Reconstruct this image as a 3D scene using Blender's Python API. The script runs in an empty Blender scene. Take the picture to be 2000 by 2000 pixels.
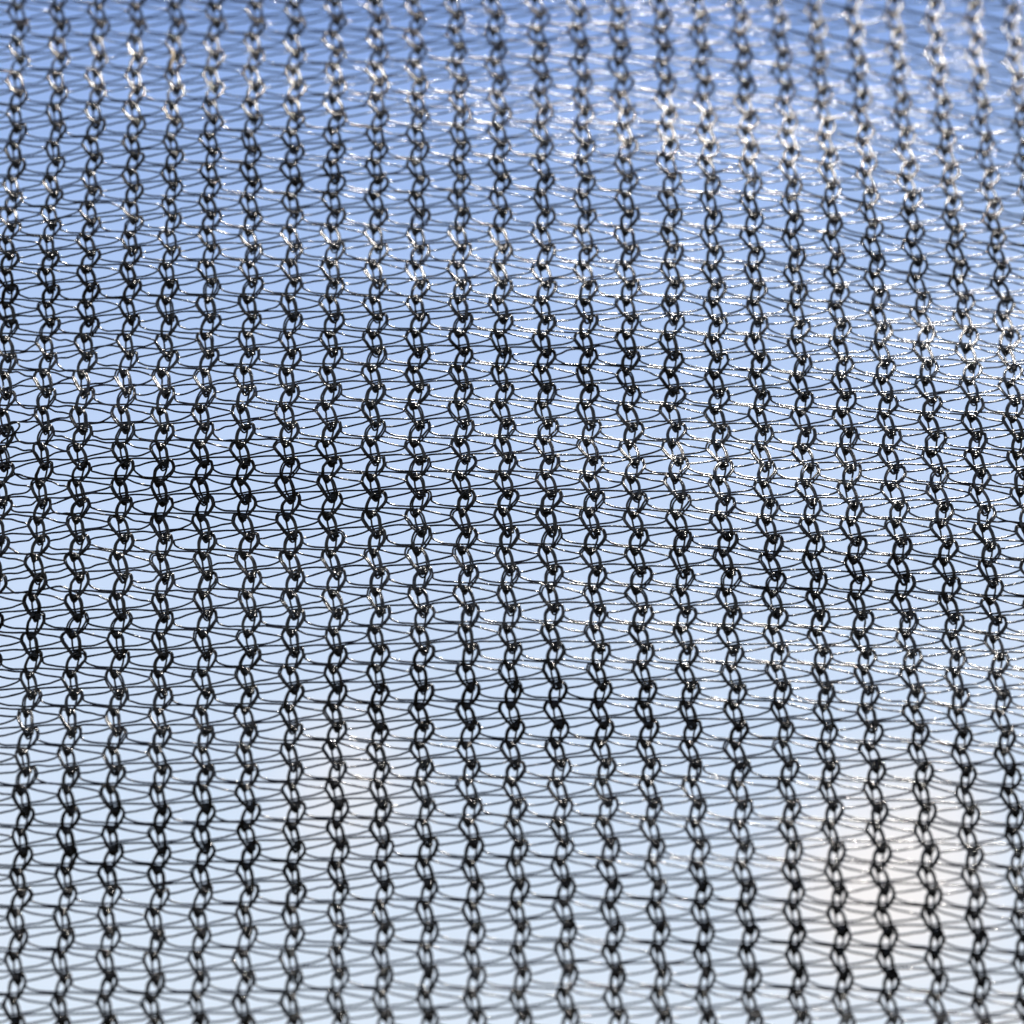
import bpy, math, random
import numpy as np

rng = np.random.default_rng(7)
random.seed(7)
S = bpy.context.scene

# ------------------------------------------------------------------ units: 1 unit = 1 cm
LENS, SENSOR = 100.0, 36.0
FPX = 2000.0 * LENS / SENSOR          # focal length on the 2000-step layout chart
FOCUS = 20.0
PITCH = math.radians(32.0)            # the lens looks up at the sky through the net

# ------------------------------------------------------------------ layout chart of the knitted net
# (chart x, chart y) of the left-hand knots, row by row, on five measured wales
T1 = [(111,14),(113,80),(108,145),(107,212),(104,282),(100,347),(96,408),(91,467),(91,528),(92,596),(89,660),(85,730),(80,803),(80,874),(76,944),
      (72,1017),(67,1089),(63,1168),(58,1242),(56,1320),(50,1393),(45,1470),(41,1543),(39,1627),(35,1701),(31,1781),(26,1866),(23,1954)]
T6 = [(496,12),(492,74),(493,140),(491,200),(488,264),(487,323),(489,386),(489,450),(488,514),(487,583),(484,655),(479,724),(474,798),(474,870),(472,939),
      (475,1010),(480,1084),(483,1164),(483,1239),(480,1312),(478,1388),(476,1461),(479,1539),(480,1616),(480,1693),(475,1778),(474,1861),(472,1948)]
T11 = [(884,1),(887,61),(888,123),(894,185),(894,251),(892,317),(894,380),(894,449),(894,521),(895,589),(897,654),(895,720),(895,791),(899,864),(901,930),
       (901,998),(904,1074),(907,1150),(909,1228),(910,1303),(910,1379),(910,1455),(914,1528),(918,1606),(920,1685),(923,1767),(923,1851),(923,1941)]
T18 = [(1436,3),(1441,64),(1446,130),(1450,195),(1455,255),(1459,313),(1463,386),(1465,455),(1470,523),(1473,593),(1475,662),(1476,733),(1480,803),(1486,873),(1490,942),
       (1497,1013),(1502,1085),(1507,1159),(1509,1234),(1517,1305),(1521,1378),(1526,1455),(1533,1530),(1535,1611),(1541,1693),(1546,1772),(1550,1857),(1553,1943)]
T23 = [(1818,36),(1822,100),(1830,164),(1834,230),(1841,295),(1849,357),(1853,419),(1862,479),(1869,547),(1876,613),(1884,679),(1889,747),(1894,816),(1903,887),(1909,957),
       (1920,1028),(1926,1100),(1931,1172),(1940,1248),(1945,1317),(1951,1395),(1959,1470),(1968,1544),(1975,1624),(1982,1702),(1988,1786),(1994,1870),(1999,1956)]
TC = np.array([1, 6, 11, 18, 23], float)
TAB = np.array([T1, T6, T11, T18, T23], float)            # column, row, xy
TOPX = [34,111,189,264,339,414,492,569,650,730,807,885,963,1047,1127,1207,1290,1365,1442,1520,1595,1668,1745,1825,1900,1978]       # row 1
MIDX = [-6,73,150,233,311,391,473,559,641,727,812,901,983,1067,1150,1235,1321,1409,1497,1580,1663,1748,1837,1921,2004,2088]        # row 15
BOTX = [-66,23,114,204,295,383,473,564,655,743,830,922,1013,1101,1197,1285,1370,1461,1555,1642,1732,1826,1911,1999,2088,2177]      # row 27

def hermite(xs, ys, x):
    """smooth curve through the samples, straight beyond both ends"""
    xs = np.asarray(xs, float); ys = np.asarray(ys, float); x = np.asarray(x, float)
    d = np.diff(ys) / np.diff(xs)
    h = np.diff(xs)
    m = np.empty_like(ys)
    m[1:-1] = (d[:-1] * h[1:] + d[1:] * h[:-1]) / (h[1:] + h[:-1])
    m[0], m[-1] = d[0], d[-1]
    i = np.clip(np.searchsorted(xs, x) - 1, 0, len(xs) - 2)
    t = (x - xs[i]) / h[i]
    lo, hi = t < 0, t > 1
    tc = np.clip(t, 0, 1)
    r = ((2*tc**3 - 3*tc**2 + 1) * ys[i] + (tc**3 - 2*tc**2 + tc) * h[i] * m[i]
         + (-2*tc**3 + 3*tc**2) * ys[i+1] + (tc**3 - tc**2) * h[i] * m[i+1])
    r = np.where(lo, ys[0] + (x - xs[0]) * m[0], r)
    return np.where(hi, ys[-1] + (x - xs[-1]) * m[-1], r)

C0, C1 = -6, 31            # wales
N0, N1 = -5, 33            # pattern rows
NG = np.arange(N0 - 2, N1 + 4)
CG = np.arange(C0 - 2, C1 + 7)
GX = np.zeros((len(CG), len(NG))); GY = np.zeros_like(GX)
rows = np.arange(28)
sm = TAB.copy()
sm[:, 1:-1] = 0.2 * TAB[:, :-2] + 0.6 * TAB[:, 1:-1] + 0.2 * TAB[:, 2:]
ext = np.zeros((5, len(NG), 2))
for k in range(5):
    for a in (0, 1):
        v = np.interp(NG, rows, sm[k, :, a])
        lo = (sm[k, 5, a] - sm[k, 0, a]) / 5; hi = (sm[k, -1, a] - sm[k, -6, a]) / 5
        v = np.where(NG < 0, sm[k, 0, a] + NG * lo, v)
        v = np.where(NG > 27, sm[k, -1, a] + (NG - 27) * hi, v)
        ext[k, :, a] = v
for j in range(len(NG)):
    GX[:, j] = hermite(TC, ext[:, j, 0], CG)
    GY[:, j] = hermite(TC, ext[:, j, 1], CG)
def at_row(n): return int(n - NG[0])
cols = np.arange(26)
for i, c in enumerate(CG):
    def obs(lst): return lst[c] if 0 <= c < 26 else None
    r = []
    for n, lst in ((1, TOPX), (15, MIDX), (27, BOTX)):
        o = obs(lst)
        r.append(0.0 if o is None else o - GX[i, at_row(n)])
    if c < 0:   r = [TOPX[0] - GX[list(CG).index(0), at_row(1)], 0, 0]; r = [0, 0, 0]
    GX[i] += np.interp(NG, [1, 15, 27], r)
# each wale wanders a little on its own
for i in range(len(CG)):
    w = rng.normal(0, 1, len(NG) + 6)
    w = np.convolve(w, np.ones(4) / 4, 'same')[3:3 + len(NG)]
    GX[i] += w * 2.6
    w = rng.normal(0, 1, len(NG) + 6)
    w = np.convolve(w, np.ones(3) / 3, 'same')[3:3 + len(NG)]
    GY[i] += w * 2.2

cc, nn = np.meshgrid(CG.astype(float), NG.astype(float), indexing='ij')
t = (13.8 - nn) / 13.5
GD = FOCUS + np.where(t > 0, 1.70 * t + 0.50 * t * t, 1.70 * t + 0.18 * t * t) + 0.45 * ((cc - 12) / 12) * np.clip(t, -0.35, 2)
GD += 0.05 * np.sin(nn * 0.75 + cc * 0.33) + 0.04 * np.sin(nn * 1.35 - cc * 0.21 + 1.0)
GRID = np.stack([(GX - 1000) * GD / FPX, -(GY - 1000) * GD / FPX, -GD], -1)   # draped surface

def cr(t):
    t2, t3 = t*t, t*t*t
    return (-0.5*t3 + t2 - 0.5*t, 1.5*t3 - 2.5*t2 + 1, -1.5*t3 + 2*t2 + 0.5*t, 0.5*t3 - 0.5*t2)
def surf(c, n):
    c = np.asarray(c, float) - CG[0]; n = np.asarray(n, float) - NG[0]
    i = np.clip(np.floor(c).astype(int), 1, len(CG) - 3); j = np.clip(np.floor(n).astype(int), 1, len(NG) - 3)
    a = cr(c - i); b = cr(n - j)
    out = 0
    for p in range(4):
        for q in range(4):
            out = out + (a[p] * b[q])[..., None] * GRID[i + p - 1, j + q - 1]
    return out
def M(c, n, w):
    p = surf(c, n)
    du = surf(np.asarray(c) + 0.15, n) - surf(np.asarray(c) - 0.15, n)
    dv = surf(c, np.asarray(n) + 0.15) - surf(c, np.asarray(n) - 0.15)
    nr = np.cross(dv, du)
    nr = nr / np.linalg.norm(nr, axis=-1, keepdims=True)
    nr = np.where(nr[..., 2:3] < 0, -nr, nr)
    return p + nr * (np.asarray(w)[..., None] * 0.30)

cp, sp_ = math.cos(PITCH), math.sin(PITCH)
def to_world(p):
    # camera space (x right, y up, -z forward) to world, lens pitched up about X
    x, y, z = p[..., 0], p[..., 1], p[..., 2]
    return np.stack([x, -z * cp - y * sp_, y * cp - z * sp_], -1)

# ------------------------------------------------------------------ tubes
def catmull(P, per, closed):
    P = np.asarray(P, float)
    n = len(P)
    out = []
    ts = np.arange(per) / per
    a = cr(ts)
    rngi = range(n) if closed else range(n - 1)
    for i in rngi:
        if closed: q = [P[(i + k) % n] for k in (-1, 0, 1, 2)]
        else: q = [P[max(0, i - 1)], P[i], P[i + 1], P[min(n - 1, i + 2)]]
        out.append(sum(a[k][:, None] * q[k] for k in range(4)))
    if not closed: out.append(P[-1:])
    return np.concatenate(out)

class Tubes:
    def __init__(s, sides): s.V = []; s.F = []; s.n = 0; s.k = sides
    def add(s, P, r, closed=False):
        """P: (m,3) world points, r: radius or (m,)"""
        m = len(P); k = s.k
        r = np.broadcast_to(np.asarray(r, float), (m,))
        if closed: T = np.roll(P, -1, 0) - np.roll(P, 1, 0)
        else: T = np.gradient(P, axis=0)
        T = T / (np.linalg.norm(T, axis=1, keepdims=True) + 1e-12)
        ref = np.array([0.0, 1.0, 0.18]); ref /= np.linalg.norm(ref)
        A = np.cross(T, ref); L = np.linalg.norm(A, axis=1, keepdims=True)
        A = np.where(L > 0.05, A / (L + 1e-9), np.array([1.0, 0, 0]))
        B = np.cross(T, A)
        ang = np.arange(k) * 2 * math.pi / k
        ring = P[:, None] + r[:, None, None] * (np.cos(ang)[None, :, None] * A[:, None] + np.sin(ang)[None, :, None] * B[:, None])
        s.V.append(ring.reshape(-1, 3))
        mm = m if closed else m - 1
        i = np.arange(mm)[:, None]; j = np.arange(k)[None]
        i2 = (i + 1) % m; j2 = (j + 1) % k
        F = np.stack([i * k + j, i2 * k + j, i2 * k + j2, i * k + j2], -1).reshape(-1, 4) + s.n
        s.F.append(F); s.n += m * k
    def build(s, name, mat, parent, org):
        V = np.concatenate(s.V) - org; F = np.concatenate(s.F)
        me = bpy.data.meshes.new(name)
        me.vertices.add(len(V)); me.vertices.foreach_set('co', V.astype(np.float32).ravel())
        me.loops.add(F.size); me.loops.foreach_set('vertex_index', F.astype(np.int32).ravel())
        me.polygons.add(len(F)); me.polygons.foreach_set('loop_start', (np.arange(len(F)) * 4).astype(np.int32))
        me.polygons.foreach_set('use_smooth', np.ones(len(F), bool))
        me.update(calc_edges=True); me.validate()
        me.materials.append(mat)
        o = bpy.data.objects.new(name, me); S.collection.objects.link(o)
        o.parent = parent
        return o

# ------------------------------------------------------------------ materials
def plastic(name, base, rough, bump, scale, spec=0.5):
    m = bpy.data.materials.new(name); m.use_nodes = True
    nt = m.node_tree; b = nt.nodes['Principled BSDF']
    tc = nt.nodes.new('ShaderNodeTexCoord')
    nz = nt.nodes.new('ShaderNodeTexNoise'); nz.inputs['Scale'].default_value = scale; nz.inputs['Detail'].default_value = 3
    nt.links.new(tc.outputs['Object'], nz.inputs['Vector'])
    bp = nt.nodes.new('ShaderNodeBump'); bp.inputs['Strength'].default_value = bump; bp.inputs['Distance'].default_value = 0.004
    nt.links.new(nz.outputs['Fac'], bp.inputs['Height']); nt.links.new(bp.outputs['Normal'], b.inputs['Normal'])
    nz2 = nt.nodes.new('ShaderNodeTexNoise'); nz2.inputs['Scale'].default_value = 14; nz2.inputs['Detail'].default_value = 2
    nt.links.new(tc.outputs['Object'], nz2.inputs['Vector'])
    mr = nt.nodes.new('ShaderNodeMapRange')
    mr.inputs['From Min'].default_value = 0.3; mr.inputs['From Max'].default_value = 0.7
    mr.inputs['To Min'].default_value = rough * 0.75; mr.inputs['To Max'].default_value = rough * 1.4
    nt.links.new(nz2.outputs['Fac'], mr.inputs['Value']); nt.links.new(mr.outputs['Result'], b.inputs['Roughness'])
    cr_ = nt.nodes.new('ShaderNodeValToRGB')
    cr_.color_ramp.elements[0].position = 0.35; cr_.color_ramp.elements[0].color = (*[v * 0.6 for v in base], 1)
    cr_.color_ramp.elements[1].position = 0.7; cr_.color_ramp.elements[1].color = (*[v * 1.6 for v in base], 1)
    nt.links.new(nz2.outputs['Fac'], cr_.inputs['Fac']); nt.links.new(cr_.outputs['Color'], b.inputs['Base Color'])
    b.inputs['Specular IOR Level'].default_value = spec
    b.inputs['IOR'].default_value = 1.5
    return m
CHAIN = plastic('black_chain_filament', (0.0028, 0.0026, 0.0024), 0.155, 0.36, 70, 0.36)
WEFT = plastic('black_weft_filament', (0.0018, 0.0025, 0.007), 0.145, 0.38, 75, 0.42)
STRAW = plastic('dry_straw', (0.30, 0.23, 0.14), 0.6, 0.5, 40)

# ------------------------------------------------------------------ the net
root = bpy.data.objects.new('shade_net', None); S.collection.objects.link(root)
root['label'] = 'black knitted plastic shade net of looped chains and thin cross threads against the sky'
root['category'] = 'netting'
org = to_world(M(np.array([12.0]), np.array([31.0]), np.array([0.0])))[0]
root.location = org

CU, CV = 960.0, 800.0
def uv(pts):
    """stitch drawing (chart of one enlarged pattern repeat) to wale / row / height"""
    p = np.asarray(pts, float)
    v = (p[:, 1] - 280) / CV
    u = (p[:, 0] - 470 - 0.045 * (p[:, 1] - 280)) / CU
    return np.stack([u, v, p[:, 2]], -1)
LINK_A = uv([(245,318,0),(275,248,.012),(345,212,-.012),(450,240,-.024),(545,275,.028),(622,365,.036),(668,480,.042),(685,585,.044),(678,665,.034),
             (645,745,.0),(590,778,-.03),(535,735,-.02),(480,655,.012),(396,575,.018),(306,465,.016),(252,385,.006)])
LINK_B = uv([(812,705,0),(782,642,.012),(715,612,-.012),(625,628,-.024),(540,662,.028),(466,735,.036),(414,820,.042),(392,915,.044),(398,1000,.036),
             (425,1085,.01),(480,1150,-.03),(545,1100,-.02),(612,1040,.010),(698,958,.018),(774,868,.016),(818,782,.006)])
MID = uv([(430,285,-.05),(452,400,-.062),(480,530,-.062),(555,655,-.06),(650,715,-.05),(642,815,-.062),(618,930,-.062),(545,1045,-.06)])
R_CHAIN, R_WEFT = 0.0073, 0.0072

AX = (545 - 470) / CU - 0.008      # axis of a wale beside its left-hand knots
def squash(u, n):
    """the stitches are pulled narrower toward the near and the far part of the net"""
    F = np.interp(n, [-5, 0, 8, 15, 22, 28, 33], [0.80, 0.84, 0.93, 0.96, 0.84, 0.74, 0.72])
    k = np.round(u - AX); d = u - AX - k
    s = np.clip((np.abs(d) - 0.28) / 0.2, 0, 1); s = s * s * (3 - 2 * s)
    return AX + k + d * (F + (1 - F) * s)

def wobble(n, amp, smooth):
    x = rng.normal(0, 1, (n + 2 * smooth, 3))
    k = np.ones(smooth) / smooth
    return np.stack([np.convolve(x[:, a], k, 'same')[smooth:smooth + n] for a in range(3)], -1) * amp * math.sqrt(smooth)

def offset_loop(L, o, tw):
    """parallel strand beside a closed loop, in the plane of the net"""
    # isotropic in-plane metric: one row is about 0.83 wale spacings
    Q = L.copy(); Q[:, 1] *= 0.83
    T = np.roll(Q, -1, 0) - np.roll(Q, 1, 0)
    N = np.stack([T[:, 1], -T[:, 0]], -1); N /= np.linalg.norm(N, axis=1, keepdims=True)
    s = np.arange(len(L)) / len(L) * 2 * math.pi
    oo = o * (1 + 0.25 * np.sin(s * 2 + tw))
    R = L.copy()
    R[:, 0] += N[:, 0] * oo; R[:, 1] += N[:, 1] * oo / 0.83
    R[:, 2] += 0.012 * np.sin(s + tw) * np.sign(o)
    return R

for c in range(C0, C1 + 1):
    tb = Tubes(6)
    slant = rng.normal(0, 0.01)
    midpts = []
    for n in range(N0, N1 + 1):
        for L0 in (LINK_A, LINK_B):
            jit = rng.normal(0, 0.0125, (len(L0), 3)); jit[:, 2] *= 0.35
            jit = (jit + np.roll(jit, 1, 0) + np.roll(jit, -1, 0)) / 2.0
            wide = 0.95 + rng.normal(0, 0.055)
            cen = L0.mean(0)
            Lc = L0.copy(); Lc[:, 0] = cen[0] + (L0[:, 0] - cen[0]) * wide
            Lc = Lc + jit
            tw = rng.uniform(0, 6.28)
            for o in (-0.0205, 0.0205):
                q = catmull(offset_loop(Lc, o * rng.uniform(0.7, 1.15), tw), 3, True)
                P = to_world(M(squash(c + q[:, 0], n + q[:, 1]), n + q[:, 1], q[:, 2]))
                tb.add(P, R_CHAIN * rng.uniform(0.93, 1.07), True)
        # the tight turns of yarn that lock each knot
        for (kx, ky) in ((480, 275), (640, 690)):
            k = uv([(kx, ky, 0)])[0]
            th = np.linspace(0, 2 * math.pi * 2.6, 23) + rng.uniform(0, 6.28)
            tilt = rng.uniform(-0.5, 0.5)
            a, b = rng.uniform(.054, .072), rng.uniform(.026, .036)
            x = a * np.cos(th); z = b * np.sin(th); y = np.linspace(-.056, .056, 23)
            q = np.stack([k[0] + x * math.cos(tilt) - y * math.sin(tilt), k[1] + (x * math.sin(tilt) + y * math.cos(tilt)) / .83, z + 0.002], -1)
            P = to_world(M(squash(c + q[:, 0], n + q[:, 1]), n + q[:, 1], q[:, 2]))
            tb.add(P, R_CHAIN * 1.25)
        q = MID + rng.normal(0, 0.005, MID.shape)
        q[:, 0] += c; q[:, 1] += n
        midpts.append(q)
    q = catmull(np.concatenate(midpts), 2, False)
    tb.add(to_world(M(squash(q[:, 0], q[:, 1]), q[:, 1], q[:, 2])), R_CHAIN)
    tb.build('knitted_chain', CHAIN, root, org)

# one weft yarn zigzags over three gaps: (wale offset, chart x, chart y, height)
WP = [(3,232,350,-.012),(3,250,384,.012),(2,1120,425,-.01),(2,960,470,-.015),(2,820,492,-.02),(2,690,505,-.03),(2,540,528,-.038),(2,380,545,-.03),
      (1,1250,548,-.02),(1,1050,545,-.02),(1,860,550,-.02),(1,700,562,-.03),(1,545,580,-.038),(1,400,606,-.03),
      (0,1260,645,-.015),(0,1080,690,-.012),(0,930,722,-.008),(0,836,742,.012),(0,826,782,.0),(0,836,826,-.018),
      (0,915,872,-.02),(0,1040,915,-.02),(0,1220,936,-.02),(0,1400,941,-.03),(1,560,938,-.038),(1,740,944,-.03),
      (1,900,952,-.022),(1,1120,972,-.022),(1,1380,990,-.03),(2,560,1002,-.038),(2,680,1024,-.03),
      (2,850,1068,-.02),(2,1020,1108,-.015),(2,1150,1134,-.01)]
WQ = []
for (k, x, y, h) in WP:
    p = uv([(x, y, h)])[0]
    WQ.append((k + p[0], p[1], p[2]))
WQ = np.array(WQ)
FREE = np.array([0,0,.7,1,.9,.5,.3,.5,1,1,1,.5,.3,.5,1,1,.7,.1,0,.1,.7,1,1,.5,.3,.4,1,1,.5,.3,.4,1,1,.7])

for c in range(C0 - 2, C1 + 1):
    tb = Tubes(6)
    pts = []
    for n in range(N0, N1 + 1):
        q = WQ.copy()
        q[:, 0] += c; q[:, 1] += n
        slack = 0.008 + 0.035 * np.exp(-((q[:, 0] - 1.0) / 2.4) ** 2) * np.exp(-((q[:, 1] - 13) / 5.0) ** 2)
        wv = wobble(len(q), 1.0, 6)
        if rng.random() < (0.09 if n < 18 else 0.04): slack = slack + rng.uniform(0.012, 0.03)
        q[:, 1] += wv[:, 1] * FREE * slack * 1.1
        q[:, 2] += wv[:, 2] * FREE * 0.012
        q[:, 0] += wv[:, 0] * 0.004
        pts.append(q)
    q = np.concatenate(pts)
    lo, hi = C0 - 0.2, C1 + 1.2
    q[:, 0] = np.clip(q[:, 0], lo, hi)
    q = catmull(q, 3, False)
    P = to_world(M(squash(q[:, 0], q[:, 1]), q[:, 1], q[:, 2]))
    r = R_WEFT * (1 + 0.04 * np.convolve(rng.normal(0, 1, len(P)), np.ones(3) / 2, 'same'))
    tb.add(P, r)
    tb.build('weft_yarn', WEFT, root, org)

# a yarn snagged out of the fabric at the edge of the first wales
tb = Tubes(6)
q = np.array([(-.08,12.35,.0),(.02,12.30,.03),(.16,12.22,.06),(.30,12.24,.08),(.36,12.33,.09),(.33,12.42,.08),(.24,12.50,.06),(.12,12.58,.04),(.0,12.66,.02),(-.1,12.72,0)])
for o in (0,):
    qq = catmull(q + np.array([.10, 0.1, .02]), 4, False)
    tb.add(to_world(M(qq[:, 0], qq[:, 1], qq[:, 2])), R_CHAIN)
sn = tb.build('snagged_loop', CHAIN, root, org)

# a dry fleck caught in the net
me = bpy.data.meshes.new('straw_fleck')
p0 = M(np.array([4.0]), np.array([1.35]), np.array([.10]))[0]; p1 = M(np.array([3.93]), np.array([1.98]), np.array([.09]))[0]
P = np.stack([p0 + (p1 - p0) * s + np.array([0.012 * math.sin(s * 3), 0, 0.01 * math.sin(s * 5)]) for s in np.linspace(0, 1, 12)])
P = to_world(P)
tbs = Tubes(8)
prof = np.array([.3,.7,.95,1.0,1.05,1.0,.95,.9,.8,.65,.45,.15]) * 0.010
tbs.add(P, prof)
so = tbs.build('straw_fleck', STRAW, None, P[-1]); so.location = P[-1]
so['label'] = 'tiny tan dry straw fleck caught in a knitted chain of the net'
so['category'] = 'straw'

# ------------------------------------------------------------------ camera
cam = bpy.data.cameras.new('camera'); co = bpy.data.objects.new('camera', cam); S.collection.objects.link(co)
co.rotation_euler = (math.pi / 2 + PITCH, 0, 0)
cam.lens = LENS; cam.sensor_width = SENSOR; cam.clip_start = 0.5; cam.clip_end = 5000
cam.dof.use_dof = True; cam.dof.focus_distance = FOCUS; cam.dof.aperture_fstop = 0.235
S.camera = co

# ------------------------------------------------------------------ sun and sky
# high sun, a little behind the photographer's shoulder
PHI = math.radians(97)
d = to_world(np.array([0.17, math.sin(PHI), math.cos(PHI)])); d = d / np.linalg.norm(d)
SUN_EL = math.asin(d[2]); SUN_AZ = math.atan2(d[0], d[1])
from mathutils import Vector
sl = bpy.data.lights.new('sun', 'SUN'); so_ = bpy.data.objects.new('sun', sl); S.collection.objects.link(so_)
so_.rotation_euler = Vector(tuple(d)).to_track_quat('Z', 'Y').to_euler()
so_.location = (0, 0, 100)
sl.energy = 12.0; sl.angle = math.radians(0.53); sl.color = (1.0, 0.94, 0.86)

w = bpy.data.worlds.new('World'); S.world = w; w.use_nodes = True
nt = w.node_tree; nt.nodes.clear()
out = nt.nodes.new('ShaderNodeOutputWorld')
sky = nt.nodes.new('ShaderNodeTexSky'); sky.sky_type = 'NISHITA'; sky.sun_disc = False
sky.sun_elevation = SUN_EL; sky.sun_rotation = SUN_AZ
bg1 = nt.nodes.new('ShaderNodeBackground'); bg1.inputs['Strength'].default_value = 0.1
nt.links.new(sky.outputs['Color'], bg1.inputs['Color'])
tc = nt.nodes.new('ShaderNodeTexCoord')
sep = nt.nodes.new('ShaderNodeSeparateXYZ'); nt.links.new(tc.outputs['Generated'], sep.inputs['Vector'])
asn = nt.nodes.new('ShaderNodeMath'); asn.operation = 'ARCSINE'; nt.links.new(sep.outputs['Z'], asn.inputs[0])
mr = nt.nodes.new('ShaderNodeMapRange'); mr.inputs['From Min'].default_value = math.radians(-10); mr.inputs['From Max'].default_value = math.radians(90)
nt.links.new(asn.outputs[0], mr.inputs['Value'])
ramp = nt.nodes.new('ShaderNodeValToRGB'); nt.links.new(mr.outputs['Result'], ramp.inputs['Fac'])
def lin(c): return tuple((x / 255 / 12.92) if x / 255 <= 0.04045 else ((x / 255 + 0.055) / 1.055) ** 2.4 for x in c) + (1,)
def el(deg): return (deg + 10) / 100
stops = [(-10, (90, 84, 74)), (-1, (150, 150, 150)), (4, (236, 244, 254)), (22, (226, 239, 254)), (26.5, (214, 231, 253)), (32, (202, 222, 253)), (37.3, (172, 200, 247)),
         (42.2, (140, 173, 234)), (55, (108, 140, 206)), (90, (70, 104, 170))]
e = ramp.color_ramp.elements
e[0].position = el(stops[0][0]); e[0].color = lin(stops[0][1])
e[1].position = el(stops[-1][0]); e[1].color = lin(stops[-1][1])
for p, c in stops[1:-1]:
    x = e.new(el(p)); x.color = lin(c)
# thin haze clouds low in the sky
nz = nt.nodes.new('ShaderNodeTexNoise'); nz.inputs['Scale'].default_value = 9; nz.inputs['Detail'].default_value = 3
nt.links.new(tc.outputs['Generated'], nz.inputs['Vector'])
def math_node(op, a, b=None, clamp=False):
    n = nt.nodes.new('ShaderNodeMath'); n.operation = op; n.use_clamp = clamp
    for i, v in enumerate((a, b)):
        if v is None: continue
        if isinstance(v, (int, float)): n.inputs[i].default_value = v
        else: nt.links.new(v, n.inputs[i])
    return n.outputs[0]
puff = None
for az, elev, size, amt in ((7.9, 24.2, 0.052, 0.85), (-3.9, 25.8, 0.034, 0.6), (10.5, 21.0, 0.03, 0.5), (-17, 24, 0.09, 0.7), (17, 27, 0.08, 0.8), (3, 12, 0.12, 0.8)):
    A, E = math.radians(az), math.radians(elev)
    dn = nt.nodes.new('ShaderNodeVectorMath'); dn.operation = 'DISTANCE'
    nt.links.new(tc.outputs['Generated'], dn.inputs[0]); dn.inputs[1].default_value = (math.cos(E) * math.sin(A), math.cos(E) * math.cos(A), math.sin(E))
    dist = math_node('ADD', dn.outputs['Value'], math_node('MULTIPLY', math_node('SUBTRACT', nz.outputs['Fac'], 0.5), -0.12))
    m_ = nt.nodes.new('ShaderNodeMapRange'); m_.interpolation_type = 'SMOOTHSTEP'
    m_.inputs['From Min'].default_value = size * 1.25; m_.inputs['From Max'].default_value = 0.0; m_.inputs['To Max'].default_value = amt
    nt.links.new(dist, m_.inputs['Value'])
    puff = m_.outputs['Result'] if puff is None else math_node('MAXIMUM', puff, m_.outputs['Result'])
mul_out = puff
mix = nt.nodes.new('ShaderNodeMix'); mix.data_type = 'RGBA'
nt.links.new(mul_out, mix.inputs['Factor']); nt.links.new(ramp.outputs['Color'], mix.inputs['A']); mix.inputs['B'].default_value = (1.04, 0.985, 0.95, 1)
bg2 = nt.nodes.new('ShaderNodeBackground'); bg2.inputs['Strength'].default_value = 1.0
nt.links.new(mix.outputs['Result'], bg2.inputs['Color'])
ms = nt.nodes.new('ShaderNodeMixShader'); ms.inputs[0].default_value = 0.96
nt.links.new(bg1.outputs[0], ms.inputs[1]); nt.links.new(bg2.outputs[0], ms.inputs[2]); nt.links.new(ms.outputs[0], out.inputs['Surface'])

# ------------------------------------------------------------------ render
S.view_settings.view_transform = 'Standard'; S.view_settings.look = 'None'; S.view_settings.exposure = 0
S.render.engine = 'CYCLES'
S.cycles.max_bounces = 4; S.cycles.glossy_bounces = 3; S.cycles.diffuse_bounces = 1
S.cycles.use_denoising = True
S.cycles.use_adaptive_sampling = False
S.cycles.sample_clamp_indirect = 4
